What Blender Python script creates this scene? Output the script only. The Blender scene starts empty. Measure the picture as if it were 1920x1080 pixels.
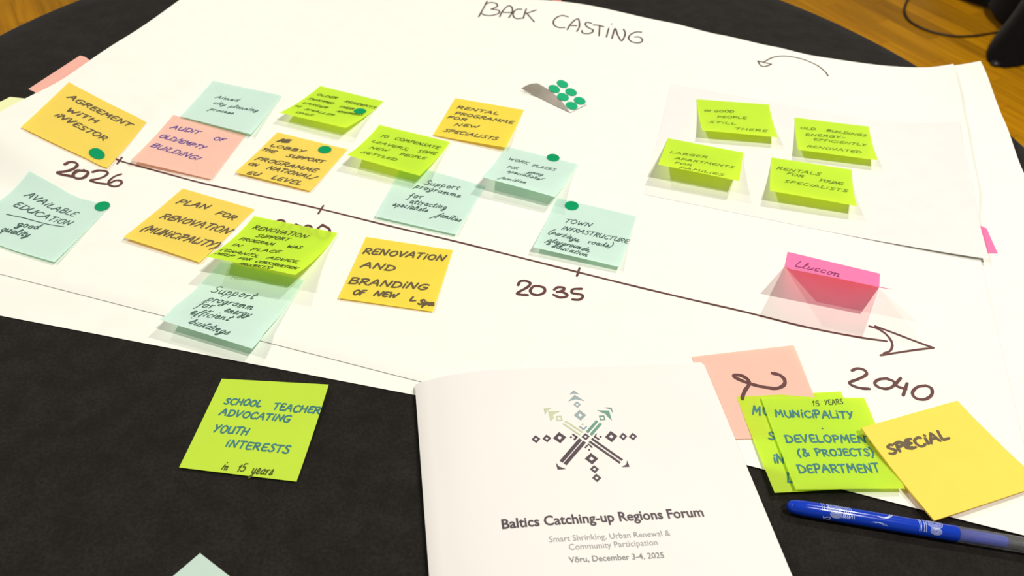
import bpy, bmesh, math, random
from mathutils import Vector, Matrix
random.seed(7)
sc = bpy.context.scene
# ------------------------------------------------------------------ camera
F_PX, PITCH, ROLL, CAM_H = 1513.5, 0.7527, 0.0820, 0.4427
cp, sp = math.cos(PITCH), math.sin(PITCH)
FW = Vector((0, cp, -sp)); R0 = Vector((1, 0, 0)); U0 = Vector((0, sp, cp))
RT = R0*math.cos(ROLL)+U0*math.sin(ROLL); UP = U0*math.cos(ROLL)-R0*math.sin(ROLL)
CO = Vector((0, 0, CAM_H))
cd = bpy.data.cameras.new('camera'); cam = bpy.data.objects.new('camera', cd)
sc.collection.objects.link(cam); sc.camera = cam
cd.sensor_width = 36; cd.lens = F_PX/1920*36; cd.clip_start = 0.01
cam.matrix_world = Matrix((( RT.x, UP.x, -FW.x, CO.x), (RT.y, UP.y, -FW.y, CO.y), (RT.z, UP.z, -FW.z, CO.z), (0, 0, 0, 1)))
cd.dof.use_dof = True; cd.dof.focus_distance = 0.60; cd.dof.aperture_fstop = 10.5
# ------------------------------------------------------------------ world + lamps + exposure
w = bpy.data.worlds.new('world'); sc.world = w; w.use_nodes = True
bg = w.node_tree.nodes['Background']; bg.inputs[0].default_value = (1, .96, .90, 1); bg.inputs[1].default_value = 0.15
def lamp(x, y, z, watts, r=0.028, col=(1, .97, .90)):
    l = bpy.data.lights.new('ceiling_spotlight', 'POINT'); l.energy = watts; l.shadow_soft_size = r; l.color = col
    o = bpy.data.objects.new('ceiling_spotlight', l); o.location = (x, y, z); sc.collection.objects.link(o)
lamp(1.00, -0.05, 2.3, 114)
lamp(1.38, 1.72, 2.3, 114)
lamp(-1.85, 0.22, 2.3, 66)
lamp(-1.75, 2.00, 2.3, 57)
sc.view_settings.view_transform = 'Standard'; sc.view_settings.look = 'None'
sc.view_settings.gamma = 1; sc.view_settings.use_curve_mapping = False; sc.view_settings.exposure = 0.36
# ------------------------------------------------------------------ materials
def lin(c): return tuple((v/12.92 if v <= .04045 else ((v+.055)/1.055)**2.4) for v in c)
def new_mat(name):
    m = bpy.data.materials.new(name); m.use_nodes = True; nt = m.node_tree
    return m, nt, nt.nodes['Principled BSDF']
def noise_col(nt, c, amt, scale, coord='Object'):
    tc = nt.nodes.new('ShaderNodeTexCoord'); n = nt.nodes.new('ShaderNodeTexNoise'); n.inputs['Scale'].default_value = scale
    n.inputs['Detail'].default_value = 4
    nt.links.new(tc.outputs[coord], n.inputs['Vector'])
    r = nt.nodes.new('ShaderNodeValToRGB'); r.color_ramp.elements[0].position = .3; r.color_ramp.elements[1].position = .7
    r.color_ramp.elements[0].color = tuple(v*(1-amt) for v in c)+(1,); r.color_ramp.elements[1].color = tuple(min(1, v*(1+amt)) for v in c)+(1,)
    nt.links.new(n.outputs['Fac'], r.inputs[0]); return r, n, tc
def bump(nt, b, src, strength, dist=.0005):
    bp = nt.nodes.new('ShaderNodeBump'); bp.inputs['Strength'].default_value = strength; bp.inputs['Distance'].default_value = dist
    nt.links.new(src, bp.inputs['Height']); nt.links.new(bp.outputs[0], b.inputs['Normal'])
def plain(name, c, rough=.6, amt=.04, scale=60, spec=.3, bmp=0):
    m, nt, b = new_mat(name); r, n, tc = noise_col(nt, c, amt, scale)
    nt.links.new(r.outputs[0], b.inputs['Base Color']); b.inputs['Roughness'].default_value = rough
    b.inputs['Specular IOR Level'].default_value = spec
    if bmp: bump(nt, b, n.outputs['Fac'], bmp)
    return m
def note_mat(name, c, tc_, fac=.34):
    m, nt, b = new_mat(name); r, n, tc = noise_col(nt, c, .015, 45)
    nt.links.new(r.outputs[0], b.inputs['Base Color']); b.inputs['Roughness'].default_value = .75
    b.inputs['Specular IOR Level'].default_value = .15
    t = nt.nodes.new('ShaderNodeBsdfTranslucent'); t.inputs[0].default_value = tc_+(1,)
    mx = nt.nodes.new('ShaderNodeMixShader'); mx.inputs[0].default_value = fac
    nt.links.new(b.outputs[0], mx.inputs[1]); nt.links.new(t.outputs[0], mx.inputs[2])
    nt.links.new(mx.outputs[0], nt.nodes['Material Output'].inputs[0])
    return m
M = {
 'paper': note_mat('flipchart_paper', (.845, .835, .765), (.84, .80, .68), .06),
 'a4': note_mat('copier_paper', (.785, .758, .728), (.80, .77, .72), .06),
 'yellow': note_mat('yellow_note_paper', (.93, .83, .100), (1, .55, .03)),
 'orange': note_mat('warm_yellow_note_paper', (.94, .80, .147), (1, .5, .03)),
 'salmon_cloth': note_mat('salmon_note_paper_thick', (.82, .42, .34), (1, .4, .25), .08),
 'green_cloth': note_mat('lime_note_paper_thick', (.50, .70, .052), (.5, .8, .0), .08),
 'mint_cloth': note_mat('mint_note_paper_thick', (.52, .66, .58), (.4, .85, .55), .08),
 'pad': note_mat('yellow_pad_paper', (.98, .86, .14), (1, .55, .03), .30),
 'green': note_mat('lime_note_paper', (.65, .90, .068), (.72, .98, .0), .42),
 'mint': note_mat('mint_note_paper', (.75, .89, .85), (.40, .85, .55)),
 'salmon': note_mat('salmon_note_paper', (.95, .66, .54), (1, .4, .25)),
 'pink': note_mat('pink_note_paper', (1, .48, 1.0), (1, .13, .19), .64),
 'pale': note_mat('pale_yellow_note_paper', (.80, .82, .44), (.8, .8, .2), .08),
 'coral': note_mat('coral_note_paper', (.9, .3, .25), (.9, .15, .1)),
 'dot': plain('green_sticker_vinyl', (.001, .27, .10), .6, .03, 60, .08),
 'dot2': plain('green_sticker_on_backing', (.012, .36, .155), .6, .03, 60, .08),
 'backing': plain('sticker_backing_paper', (.78, .765, .72), .45, .03, 60),
 'backing_shade': plain('sticker_backing_painted_shade', (.36, .32, .27), .5, .08, 80),  # same white backing; the shade on the folded flap is painted in as grey
 'brown': plain('brown_marker_ink', (.105, .034, .030), .6, .15, 120),
 'brown_top': plain('dark_brown_marker_ink', (.085, .055, .045), .6, .15, 120),
 'marker': plain('grey_brown_marker_ink', (.115, .080, .040), .6, .15, 120),
 'purple': plain('purple_ink', (.10, .045, .26), .6, .15, 120),
 'penmint': plain('dark_green_pen_ink', (.04, .085, .07), .6, .15, 120),
 'olive': plain('olive_pen_ink', (.085, .15, .006), .6, .15, 120),
 'olive_dark': plain('dark_olive_pen_ink', (.05, .075, .006), .6, .15, 120),
 'teal': plain('teal_marker_ink', (.035, .17, .17), .6, .2, 200),
 'rose': plain('dark_rose_ink', (.25, .02, .10), .6, .1, 120),
 'cover': plain('booklet_cover_stock', (.755, .725, .685), .55, .012, 12, .3),
 'pages': plain('booklet_page_paper', (.84, .82, .78), .7, .02, 60, .2),
 'p_dark': plain('dark_plum_print', (.075, .05, .06), .5, .04, 100),
 'p_grey': plain('grey_print', (.30, .30, .29), .5, .04, 100),
 'p_midgrey': plain('mid_grey_print', (.22, .22, .215), .5, .04, 100),
 'p_blue': plain('grey_blue_print', (.28, .35, .36), .5, .04, 100),
 'p_sage': plain('sage_print', (.50, .54, .34), .5, .04, 100),
 'p_green': plain('green_print', (.13, .28, .21), .5, .04, 100),
 'blackplastic': plain('black_plastic', (.012, .012, .014), .35, .05, 30, .5),
 'cable': plain('black_cable_rubber', (.01, .008, .007), .5, .05, 30, .4),
 'steel': plain('grey_powder_steel', (.10, .10, .10), .4, .05, 20, .5),
 'blue': None, 'clear': None}
def cloth_mat(name, c, scale=900):
    m, nt, b = new_mat(name); tc = nt.nodes.new('ShaderNodeTexCoord')
    n1 = nt.nodes.new('ShaderNodeTexNoise'); n1.inputs['Scale'].default_value = 480; n1.inputs['Detail'].default_value = 2
    n2 = nt.nodes.new('ShaderNodeTexNoise'); n2.inputs['Scale'].default_value = 60; n2.inputs['Detail'].default_value = 4
    for n in (n1, n2): nt.links.new(tc.outputs['Object'], n.inputs['Vector'])
    mx = nt.nodes.new('ShaderNodeMath'); mx.operation = 'MULTIPLY'
    nt.links.new(n1.outputs['Fac'], mx.inputs[0]); nt.links.new(n2.outputs['Fac'], mx.inputs[1])
    r = nt.nodes.new('ShaderNodeValToRGB'); r.color_ramp.elements[0].position = .12; r.color_ramp.elements[1].position = .42
    r.color_ramp.elements[0].color = tuple(v*.70 for v in c)+(1,); r.color_ramp.elements[1].color = tuple(v*1.35 for v in c)+(1,)
    nt.links.new(mx.outputs[0], r.inputs[0]); nt.links.new(r.outputs[0], b.inputs['Base Color'])
    b.inputs['Roughness'].default_value = .9; b.inputs['Specular IOR Level'].default_value = .12
    b.inputs['Sheen Weight'].default_value = .08; b.inputs['Sheen Roughness'].default_value = .4
    bump(nt, b, n1.outputs['Fac'], .25, .0003)
    return m
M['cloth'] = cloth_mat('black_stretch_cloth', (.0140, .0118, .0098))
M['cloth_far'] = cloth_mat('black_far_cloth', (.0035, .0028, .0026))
m, nt, b = new_mat('blue_glossy_plastic'); b.inputs['Base Color'].default_value = (.001, .036, .43, 1); b.inputs['Roughness'].default_value = .16
M['blue'] = m
m, nt, b = new_mat('blue_inner_plastic'); b.inputs['Base Color'].default_value = (.03, .07, .62, 1); b.inputs['Roughness'].default_value = .4; M['blue_in'] = m
m, nt, b = new_mat('frosted_clear_plastic'); b.inputs['Base Color'].default_value = (.88, .88, .90, 1); b.inputs['Roughness'].default_value = .28
b.inputs['Transmission Weight'].default_value = .92; b.inputs['IOR'].default_value = 1.07; M['clear'] = m
M['white_print'] = plain('silver_white_print', (.62, .68, .85), .4, .05, 100)
# wood
def wood_mat(name, var):
    m, nt, b = new_mat(name); tc = nt.nodes.new('ShaderNodeTexCoord'); mp = nt.nodes.new('ShaderNodeMapping')
    mp.inputs['Scale'].default_value = (1.5, 22, 1); nt.links.new(tc.outputs['Object'], mp.inputs[0])
    oi = nt.nodes.new('ShaderNodeObjectInfo')
    n = nt.nodes.new('ShaderNodeTexNoise'); n.inputs['Scale'].default_value = 3; n.inputs['Detail'].default_value = 5
    n.noise_dimensions = '4D'
    mw = nt.nodes.new('ShaderNodeMath'); mw.operation = 'MULTIPLY'; mw.inputs[1].default_value = 37
    nt.links.new(oi.outputs['Random'], mw.inputs[0]); nt.links.new(mw.outputs[0], n.inputs['W'])
    nt.links.new(mp.outputs[0], n.inputs['Vector'])
    r = nt.nodes.new('ShaderNodeValToRGB'); e = r.color_ramp.elements; e[0].position = .25; e[1].position = .75
    e[0].color = (.36, .14, .0005, 1); e[1].color = (.58, .265, .003, 1)
    nt.links.new(n.outputs['Fac'], r.inputs[0])
    hs = nt.nodes.new('ShaderNodeHueSaturation'); ma = nt.nodes.new('ShaderNodeMapRange')
    ma.inputs['To Min'].default_value = 1-var; ma.inputs['To Max'].default_value = 1+var
    nt.links.new(oi.outputs['Random'], ma.inputs['Value']); nt.links.new(ma.outputs[0], hs.inputs['Value'])
    nt.links.new(r.outputs[0], hs.inputs['Color']); nt.links.new(hs.outputs[0], b.inputs['Base Color'])
    b.inputs['Roughness'].default_value = .45; b.inputs['Specular IOR Level'].default_value = .18
    return m
M['wood'] = wood_mat('oak_parquet', .22)
# ------------------------------------------------------------------ helpers
def un(px, py, z=0.0):
    d = FW+RT*((px-960)/F_PX)-UP*((py-540)/F_PX)
    return CO+d*((z-CO.z)/d.z)
def pr(P):
    d = P-CO; z = d.dot(FW); return 960+F_PX*d.dot(RT)/z, 540-F_PX*d.dot(UP)/z
def hit(px, py, zf, lift=0):
    z = zf(*un(px, py, 0)[:2])
    for _ in range(80):
        p = un(px, py, z+lift); z = .5*z+.5*zf(p.x, p.y)
    return un(px, py, z+lift)
def sm(x): x = max(0., min(1., x)); return x*x*(3-2*x)
def mesh_obj(name, verts, faces, mat, parent=None, loc=None, smooth=False, mats=None, fm=None):
    me = bpy.data.meshes.new(name)
    if loc is None:
        loc = parent.location.copy() if parent is not None else sum((Vector(v) for v in verts), Vector())/max(1, len(verts))
    me.from_pydata([Vector(v)-loc for v in verts], [], faces)
    for mm in (mats or [mat]): me.materials.append(mm)
    if fm:
        for p, i in zip(me.polygons, fm): p.material_index = i
    if smooth:
        for p in me.polygons: p.use_smooth = True
    me.update()
    o = bpy.data.objects.new(name, me); sc.collection.objects.link(o)
    if parent is None: o.location = loc
    else: o.parent = parent; o.location = loc-parent.location
    return o
def tag(o, label=None, cat=None, group=None, kind=None):
    if label: o['label'] = label
    if cat: o['category'] = cat
    if group: o['group'] = group
    if kind: o['kind'] = kind
    return o
def empty(name, loc):
    o = bpy.data.objects.new(name, None); o.empty_display_size = .05; o.location = loc; sc.collection.objects.link(o); return o
def grid(f, na, nb, flip=False):
    vs = [f(i/na, j/nb) for j in range(nb+1) for i in range(na+1)]; fs = []
    for j in range(nb):
        for i in range(na):
            a = j*(na+1)+i; q = (a, a+1, a+na+2, a+na+1); fs.append(q[::-1] if not flip else q)
    return vs, fs
def solid(vs, fs, na, nb, th):
    """give a grid sheet real thickness downwards"""
    n = len(vs); v2 = [Vector(v)-Vector((0, 0, th)) for v in vs]
    out = list(fs)+[tuple(i+n for i in f[::-1]) for f in fs]
    ring = [i for i in range(na+1)]+[(j*(na+1)+na) for j in range(1, nb+1)]+[nb*(na+1)+i for i in range(na-1, -1, -1)]+[j*(na+1) for j in range(nb-1, 0, -1)]
    rim = [Vector(vs[i]) for i in ring]; m_ = len(ring); b0 = 2*n
    rim += [p-Vector((0, 0, th)) for p in rim]      # own vertices, so the edge shades crisply
    for i in range(m_): j = (i+1) % m_; out.append((b0+i, b0+j, b0+m_+j, b0+m_+i))
    return list(vs)+v2+rim, out
def lathe(pts, n=24):
    """pts: (radius, height) -> verts around z"""
    vs = [Vector((r*math.cos(2*math.pi*k/n), r*math.sin(2*math.pi*k/n), h)) for r, h in pts for k in range(n)]; fs = []
    for i in range(len(pts)-1):
        for k in range(n):
            a = i*n+k; b_ = i*n+(k+1) % n; fs.append((a, b_, b_+n, a+n))
    return vs, fs
def crs(pts, sub=5):
    """Catmull-Rom through points"""
    P = [Vector(p) for p in pts]
    if len(P) < 3: return P
    P = [P[0]*2-P[1]]+P+[P[-1]*2-P[-2]]; out = []
    for i in range(1, len(P)-2):
        a, b_, c, d = P[i-1:i+3]
        for k in range(sub):
            t = k/sub
            out.append(.5*((2*b_)+(c-a)*t+(2*a-5*b_+4*c-d)*t*t+(3*b_-a-3*c+d)*t**3))
    out.append(P[-2]); return out
class Surf:
    """surface f(a,b)->Vector with metric parameters; inverse finds the parameters seen at a pixel"""
    def __init__(s, f, guess): s.f = f; s.g = guess
    def inv(s, px, py):
        a, b_ = s.g; e = 1e-5
        for _ in range(25):
            x, y = pr(s.f(a, b_)); rx, ry = px-x, py-y
            xa, ya = pr(s.f(a+e, b_)); xb, yb = pr(s.f(a, b_+e))
            J = ((xa-x)/e, (xb-x)/e, (ya-y)/e, (yb-y)/e); det = J[0]*J[3]-J[1]*J[2]
            if abs(det) < 1e-3: break
            da = (J[3]*rx-J[1]*ry)/det; db = (-J[2]*rx+J[0]*ry)/det
            l = math.hypot(da, db)
            if l > .03: da *= .03/l; db *= .03/l
            a += da; b_ += db
            if l < 1e-7: break
        return Vector((a, b_))
    def up(s, a, b_, off):
        e = 5e-4; p = s.f(a, b_); n = (s.f(a+e, b_)-p).cross(s.f(a, b_+e)-p).normalized()
        if n.z < 0: n = -n
        return p+n*off
class Ink:
    def __init__(s): s.v = []; s.f = []; s.c = 0
    def ribbon(s, surf, pts, w, off=.00016, taper=True):
        pts = [Vector(p) for p in pts]; q = [pts[0]]; s.c += 1; off += (s.c % 9)*9e-6
        for p in pts[1:]:
            if (p-q[-1]).length > 5e-5: q.append(p)
        pts = q
        if len(pts) < 2:
            pts = [pts[0], pts[0]+Vector((w*.3, 0))]
        r = w/2; L = []; R = []; n = len(pts)
        for i, p in enumerate(pts):
            d = (pts[min(i+1, n-1)]-pts[max(i-1, 0)])
            if d.length < 1e-7: d = Vector((1, 0))
            d.normalize(); nn = Vector((-d.y, d.x))
            k = r*(1+.07*math.sin(i*.9+len(s.v)))
            L.append(p+nn*k); R.append(p-nn*k)
        d0 = (pts[0]-pts[1]).normalized(); d1 = (pts[-1]-pts[-2]).normalized()
        cap0 = [pts[0]+Matrix.Rotation(a, 2) @ d0*r for a in (-1.0, -.4, .4, 1.0)]
        cap1 = [pts[-1]+Matrix.Rotation(a, 2) @ d1*r for a in (-1.0, -.4, .4, 1.0)]
        b0 = len(s.v)
        for i, a in enumerate(L): s.v.append(surf.up(a.x, a.y, off+i*1.2e-6))
        for i, a in enumerate(R): s.v.append(surf.up(a.x, a.y, off+i*1.2e-6))
        for a in cap0: s.v.append(surf.up(a.x, a.y, off))
        for a in cap1: s.v.append(surf.up(a.x, a.y, off+n*1.2e-6))
        for i in range(n-1): s.f.append((b0+i, b0+i+1, b0+n+i+1, b0+n+i))
        c = b0+2*n
        s.f.append((b0, c+0, c+1, c+2, c+3, b0+n)); s.f.append((b0+n-1, c+4, c+5, c+6, c+7, b0+2*n-1))
    def dot(s, surf, c, r, off=.00016, n=8):
        b0 = len(s.v)
        for k in range(n): s.v.append(surf.up(c[0]+r*math.cos(2*math.pi*k/n), c[1]+r*math.sin(2*math.pi*k/n), off))
        s.f.append(tuple(range(b0, b0+n)))
    def poly(s, surf, pts, off=.00016):
        b0 = len(s.v)
        for p in pts: s.v.append(surf.up(p[0], p[1], off))
        s.f.append(tuple(range(b0, b0+len(pts))))
    def make(s, name, mat, parent): return mesh_obj(name, s.v, s.f, mat, parent)
# ---- single-stroke hand lettering: width, strokes ('s' smooth / 'l' straight)
FONT = {
'A': (.8, 'l0,0 .42,1 .5,.9 .75,0', 'l.14,.38 .66,.4'),
'B': (.72, 'l.08,0 .1,1', 's.08,.98 .5,1 .62,.8 .4,.56 .15,.52', 's.15,.52 .55,.5 .7,.26 .5,.03 .05,.02'),
'C': (.7, 's.68,.88 .45,1 .15,.8 .05,.42 .22,.06 .5,0 .7,.12'),
'D': (.76, 'l.1,0 .1,1', 's.02,.98 .45,.96 .74,.62 .68,.22 .35,.02 .04,.02'),
'E': (.62, 's.62,.95 .3,.98 .12,.84 .1,.5 .1,.15 .25,0 .64,.05', 'l.12,.5 .52,.52'),
'F': (.6, 'l.1,0 .12,.96 .62,1', 'l.12,.5 .5,.54'),
'G': (.78, 's.7,.92 .45,1 .14,.78 .05,.4 .2,.06 .5,0 .72,.2 .7,.42', 'l.42,.44 .76,.42'),
'H': (.78, 'l.08,0 .12,1', 'l.68,0 .7,1', 'l.1,.5 .7,.52'),
'I': (.2, 'l.1,0 .1,1'),
'i': (.2, 'l.08,0 .12,.64', 'l.17,.92 .18,.97'),
'!': (.24, 'l.1,.28 .16,1', 'l.07,.02 .08,.05'),
'J': (.5, 's.12,.95 .5,1', 's.42,.98 .42,.3 .25,0 .02,.12'),
'K': (.7, 'l.1,0 .1,1', 'l.65,.98 .12,.42 .7,0'),
'L': (.58, 's.12,1 .08,.5 .1,.06 .3,.02 .6,.08'),
'M': (.92, 'l.04,0 .16,1 .45,.35 .74,1 .86,0'),
'N': (.8, 'l.06,0 .12,1 .64,.02 .74,1'),
'O': (.78, 's.42,1 .14,.82 .06,.42 .26,.04 .56,.06 .74,.42 .66,.84 .4,1'),
'P': (.64, 'l.08,0 .12,1', 's.02,.94 .45,1 .62,.78 .46,.5 .14,.46'),
'R': (.7, 'l.08,0 .12,1', 's.02,.94 .45,1 .62,.78 .42,.52 .14,.48', 'l.28,.48 .7,0'),
'S': (.64, 's.6,.9 .38,1 .14,.82 .3,.58 .54,.38 .52,.1 .26,0 .02,.12'),
'T': (.66, 'l.0,.96 .68,1', 's.36,.96 .34,.5 .3,0'),
'U': (.74, 's.08,1 .06,.4 .2,.04 .46,.02 .66,.3 .7,1', 'l.7,.9 .7,.02'),
'V': (.7, 'l.02,1 .3,0 .68,1'),
'W': (.95, 'l.02,1 .22,.02 .46,.66 .66,.02 .94,1'),
'X': (.7, 'l.05,1 .68,0', 'l.65,1 .02,0'),
'Y': (.68, 'l.04,1 .34,.46', 's.66,1 .4,.5 .18,0'),
'(': (.36, 's.34,1.15 .1,.7 .06,.3 .2,-.2'),
')': (.36, 's.06,1.15 .3,.7 .28,.25 .02,-.25'),
'/': (.4, 'l.0,-.15 .42,1.1'), ',': (.24, 's.14,.06 .12,-.08 .02,-.24'), '-': (.5, 'l.05,.42 .45,.44'),
'.': (.2, 'l.08,.02 .1,.04'), '&': (.8, 's.75,.05 .3,.7 .4,.98 .55,.8 .2,.4 .12,.1 .4,-.02 .75,.4'), ' ': (.5,),
'1': (.36, 'l.04,.66 .24,1 .2,0'), '5': (.62, 's.6,1 .2,.98 .14,.56 .5,.56 .6,.25 .35,0 .04,.08'),
'2': (.64, 's.08,.8 .3,1 .56,.84 .4,.4 .06,.02 .3,.04 .62,.04'),
'3': (.6, 's.06,.9 .35,1 .5,.8 .22,.54 .52,.4 .5,.08 .04,.04'),
'a': (.56, 's.5,.46 .3,.58 .08,.34 .16,.04 .4,.14 .5,.5', 's.5,.52 .46,.1 .62,.06'),
'b': (.54, 's.0,.1 .24,.9 .16,1 .1,.6 .12,.06 .38,.02 .48,.36 .3,.52 .12,.32'),
'c': (.46, 's.44,.46 .26,.56 .08,.34 .14,.04 .46,.08'),
'd': (.58, 's.44,.46 .26,.56 .06,.34 .16,.02 .4,.14 .58,1', 's.56,.9 .48,.1 .62,.06'),
'e': (.46, 's.02,.14 .36,.34 .3,.56 .1,.44 .12,.06 .3,.0 .5,.14'),
'f': (.36, 's.46,.88 .34,1 .24,.7 .14,.0 .06,-.34 -.06,-.3', 'l.04,.5 .36,.54'),
'g': (.54, 's.46,.46 .28,.56 .08,.34 .18,.06 .42,.2 .48,.5 .4,-.2 .2,-.42 .04,-.24 .56,.12'),
'h': (.54, 's.02,.04 .26,.92 .16,1 .1,0', 's.12,.3 .34,.56 .42,.3 .44,.02 .58,.1'),
'k': (.52, 'l.1,0 .14,1', 's.44,.55 .16,.28 .48,.02'),
'l': (.3, 's.0,.1 .3,.86 .2,1 .12,.5 .14,.04 .32,.08'),
'm': (.82, 's.0,.4 .12,.54 .1,0', 's.1,.3 .28,.56 .36,.4 .34,0', 's.34,.3 .56,.56 .64,.4 .66,.04 .84,.1'),
'n': (.56, 's.0,.4 .12,.54 .1,0', 's.1,.3 .34,.56 .42,.4 .42,.04 .58,.1'),
'o': (.5, 's.28,.56 .08,.4 .1,.08 .32,.02 .46,.26 .36,.5 .24,.54 .54,.44'),
'p': (.54, 'l.14,.54 .02,-.42', 's.1,.3 .3,.56 .48,.36 .36,.04 .08,.08'),
'q': (.54, 's.46,.46 .26,.56 .06,.32 .2,.02 .44,.2', 'l.48,.5 .36,-.42'),
'r': (.4, 's.02,.42 .12,.54 .1,0', 's.1,.3 .24,.52 .42,.5'),
's': (.42, 's.02,.06 .3,.56 .36,.16 .2,0 .06,.08', 's.3,.04 .46,.12'),
't': (.4, 's.24,.9 .14,.3 .16,.02 .4,.1', 'l.0,.6 .42,.64'),
'u': (.56, 's.06,.54 .06,.12 .24,.02 .44,.2 .48,.54', 's.48,.54 .44,.08 .6,.08'),
'v': (.46, 's.02,.52 .18,.02 .42,.54'), 'w': (.7, 's.02,.52 .14,.04 .32,.4 .46,.04 .66,.54'),
'y': (.52, 's.06,.54 .1,.16 .3,.1 .46,.5', 's.46,.54 .36,-.1 .14,-.42 .0,-.26 .54,.1'),
'z': (.5, 'l.04,.5 .44,.52 .04,.02 .46,.04'),
}
def word(ink, surf, text, A, B, h, w, slant=.22, jit=1.0):
    """letters between parameter points A and B on a surface whose second parameter runs downwards"""
    A = Vector(A); B = Vector(B); gap = .16
    adv = sum(FONT[c][0]+gap for c in text)-gap; L = (B-A).length; d = (B-A)/L; L -= min(.10*L, slant*h*.75+w*.5); upv = Vector((d.y, -d.x))
    k = L/adv; x = 0.
    for c in text:
        g = FONT[c]; jy = random.uniform(-.05, .05)*jit; js = slant+random.uniform(-.06, .06)*jit; jh = 1+random.uniform(-.08, .08)*jit
        for st in g[1:]:
            pts = [tuple(map(float, q.split(','))) for q in st[1:].split()]
            tr = lambda p: A+d*((x+p[0])*k+js*p[1]*h)+upv*((p[1]*jh+jy)*h)
            P = [tr((px_+random.uniform(-.025, .025)*jit, py_+random.uniform(-.02, .02)*jit)) for px_, py_ in pts]
            if st[0] == 's': ink.ribbon(surf, crs(P, 4), w)
            else:
                for a, b_ in zip(P, P[1:]):
                    ink.ribbon(surf, [a, a.lerp(b_, .5), b_], w)
        x += g[0]+gap
# ------------------------------------------------------------------ SETTING: floor with parquet blocks
FLZ = -.74
fl = mesh_obj('floor', [(-6, -4, FLZ-.06), (6, -4, FLZ-.06), (6, 8, FLZ-.06), (-6, 8, FLZ-.06), (-6, -4, FLZ-.002), (6, -4, FLZ-.002), (6, 8, FLZ-.002), (-6, 8, FLZ-.002)],
    [(3, 2, 1, 0), (4, 5, 6, 7), (0, 1, 5, 4), (1, 2, 6, 5), (2, 3, 7, 6), (3, 0, 4, 7)], M['wood'], loc=Vector((0, 2, FLZ)))
fl['kind'] = 'structure'
dx = Vector((.559, -.829, 0)); dy = Vector((.829, .559, 0)); PL, PW, PT = .46, .066, .012
def plank_mesh():
    bm = bmesh.new(); bmesh.ops.create_cube(bm, size=1); bmesh.ops.scale(bm, vec=(PL-.0012, PW-.0012, PT), verts=bm.verts)
    bmesh.ops.bevel(bm, geom=[e for e in bm.edges if all(v.co.z > 0 for v in e.verts)], offset=.0008, segments=1, affect='EDGES')
    me = bpy.data.meshes.new('plank'); bm.to_mesh(me); bm.free(); me.materials.append(M['wood']); return me
pm = plank_mesh(); ang = math.atan2(dx.y, dx.x); cnt = 0
cands = []
for j in range(-70, 71):
    for i in range(-12, 13):
        c = Vector((1.35, 2.6, 0))+dx*((i+(.37*j) % 1)*PL)+dy*(j*PW)
        right = (c-Vector((1.38, 2.58, 0))).length; left = (c-Vector((-1.58, 2.36, 0))).length
        cands.append((min(right, left+.62), c))
cands.sort(key=lambda q: q[0])
for dist, c in cands[:298]:
    o = bpy.data.objects.new('plank', pm); sc.collection.objects.link(o); o.parent = fl
    o.location = c+Vector((0, 0, FLZ-PT/2+random.uniform(0, .0004)))-fl.location; o.rotation_euler = (0, 0, ang)
# ------------------------------------------------------------------ round table and its stretch cover
TC = Vector((-.039, .6464, 0)); TR_ = .5825
tb = empty('round_table', (TC.x, TC.y, FLZ)); tag(tb, 'round folding table hidden under the black stretch cover', 'table')
v, f = lathe([(0, -.030), (TR_-.012, -.030), (TR_-.006, -.026), (TR_-.006, -.006), (TR_-.012, -.0025), (0, -.0025)], 64)
mesh_obj('tabletop', [p+TC for p in v], f, M['steel'], tb)
v, f = lathe([(.03, FLZ+.03), (.03, -.03)], 20); mesh_obj('pole', [p+TC for p in v], f, M['steel'], tb)
for k in range(4):
    a = k*math.pi/2+.5; e = Vector((math.cos(a), math.sin(a), 0)); s_ = Vector((-e.y, e.x, 0))
    vs = []
    for r_, wz, zz in ((.02, .02, .05), (.36, .014, .012)):
        for q in ((-1, 0), (1, 0), (1, 1), (-1, 1)): vs.append(TC+e*r_+s_*wz*q[0]+Vector((0, 0, FLZ+q[1]*zz+.001)))
    mesh_obj('leg', vs, [(3, 2, 1, 0), (4, 5, 6, 7), (0, 1, 5, 4), (1, 2, 6, 5), (2, 3, 7, 6), (3, 0, 4, 7)], M['steel'], tb)
def cover(name, C_, rt, ztop, rw, zw, rf, n, phase, mat, label):
    """stretch cover: taut top, skirt pulled in to a waist and out to four floor pockets"""
    rings = []
    def ring(fr, z): rings.append([C_+Vector((fr(a)*math.cos(a), fr(a)*math.sin(a), z(a))) for a in [2*math.pi*k/n for k in range(n)]])
    ring(lambda a: 1e-4, lambda a: ztop)
    for q in (.25, .5, .75, .95): ring(lambda a, q=q: rt*q, lambda a: ztop)
    for q, dz in ((.988, -.0006), (.997, -.003), (1.0, -.008), (1.0, -.02), (.998, -.03)): ring(lambda a, q=q: rt*q, lambda a, dz=dz: ztop+dz)
    H = ztop-FLZ
    def foot(a): return (max(0, math.cos((a-phase)*4))*.7+.3*max(0, math.cos((a-phase)*4))**5)
    for q in [i/14 for i in range(1, 15)]:
        def fr(a, q=q):
            F_ = foot(a); top = rt*.998
            waist = top+(rw-top)*sm(q/zw) if q < zw else rw
            if q > zw: t = (q-zw)/(1-zw); waist = rw+(rf*(.47+.53*F_)-rw)*t**2.2
            return waist
        ring(fr, lambda a, q=q: ztop-.03-(H-.032)*q+(1-foot(a))*.03*max(0, (q-.6)/.4)**2)
    vs = [p for r in rings for p in r]; fs = []
    for i in range(len(rings)-1):
        for k in range(n): a = i*n+k; b_ = i*n+(k+1) % n; fs.append((a+n, b_+n, b_, a))
    o = mesh_obj(name, vs, fs, mat, smooth=True, loc=Vector((C_.x, C_.y, FLZ)))
    return tag(o, label, 'tablecloth')
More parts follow.
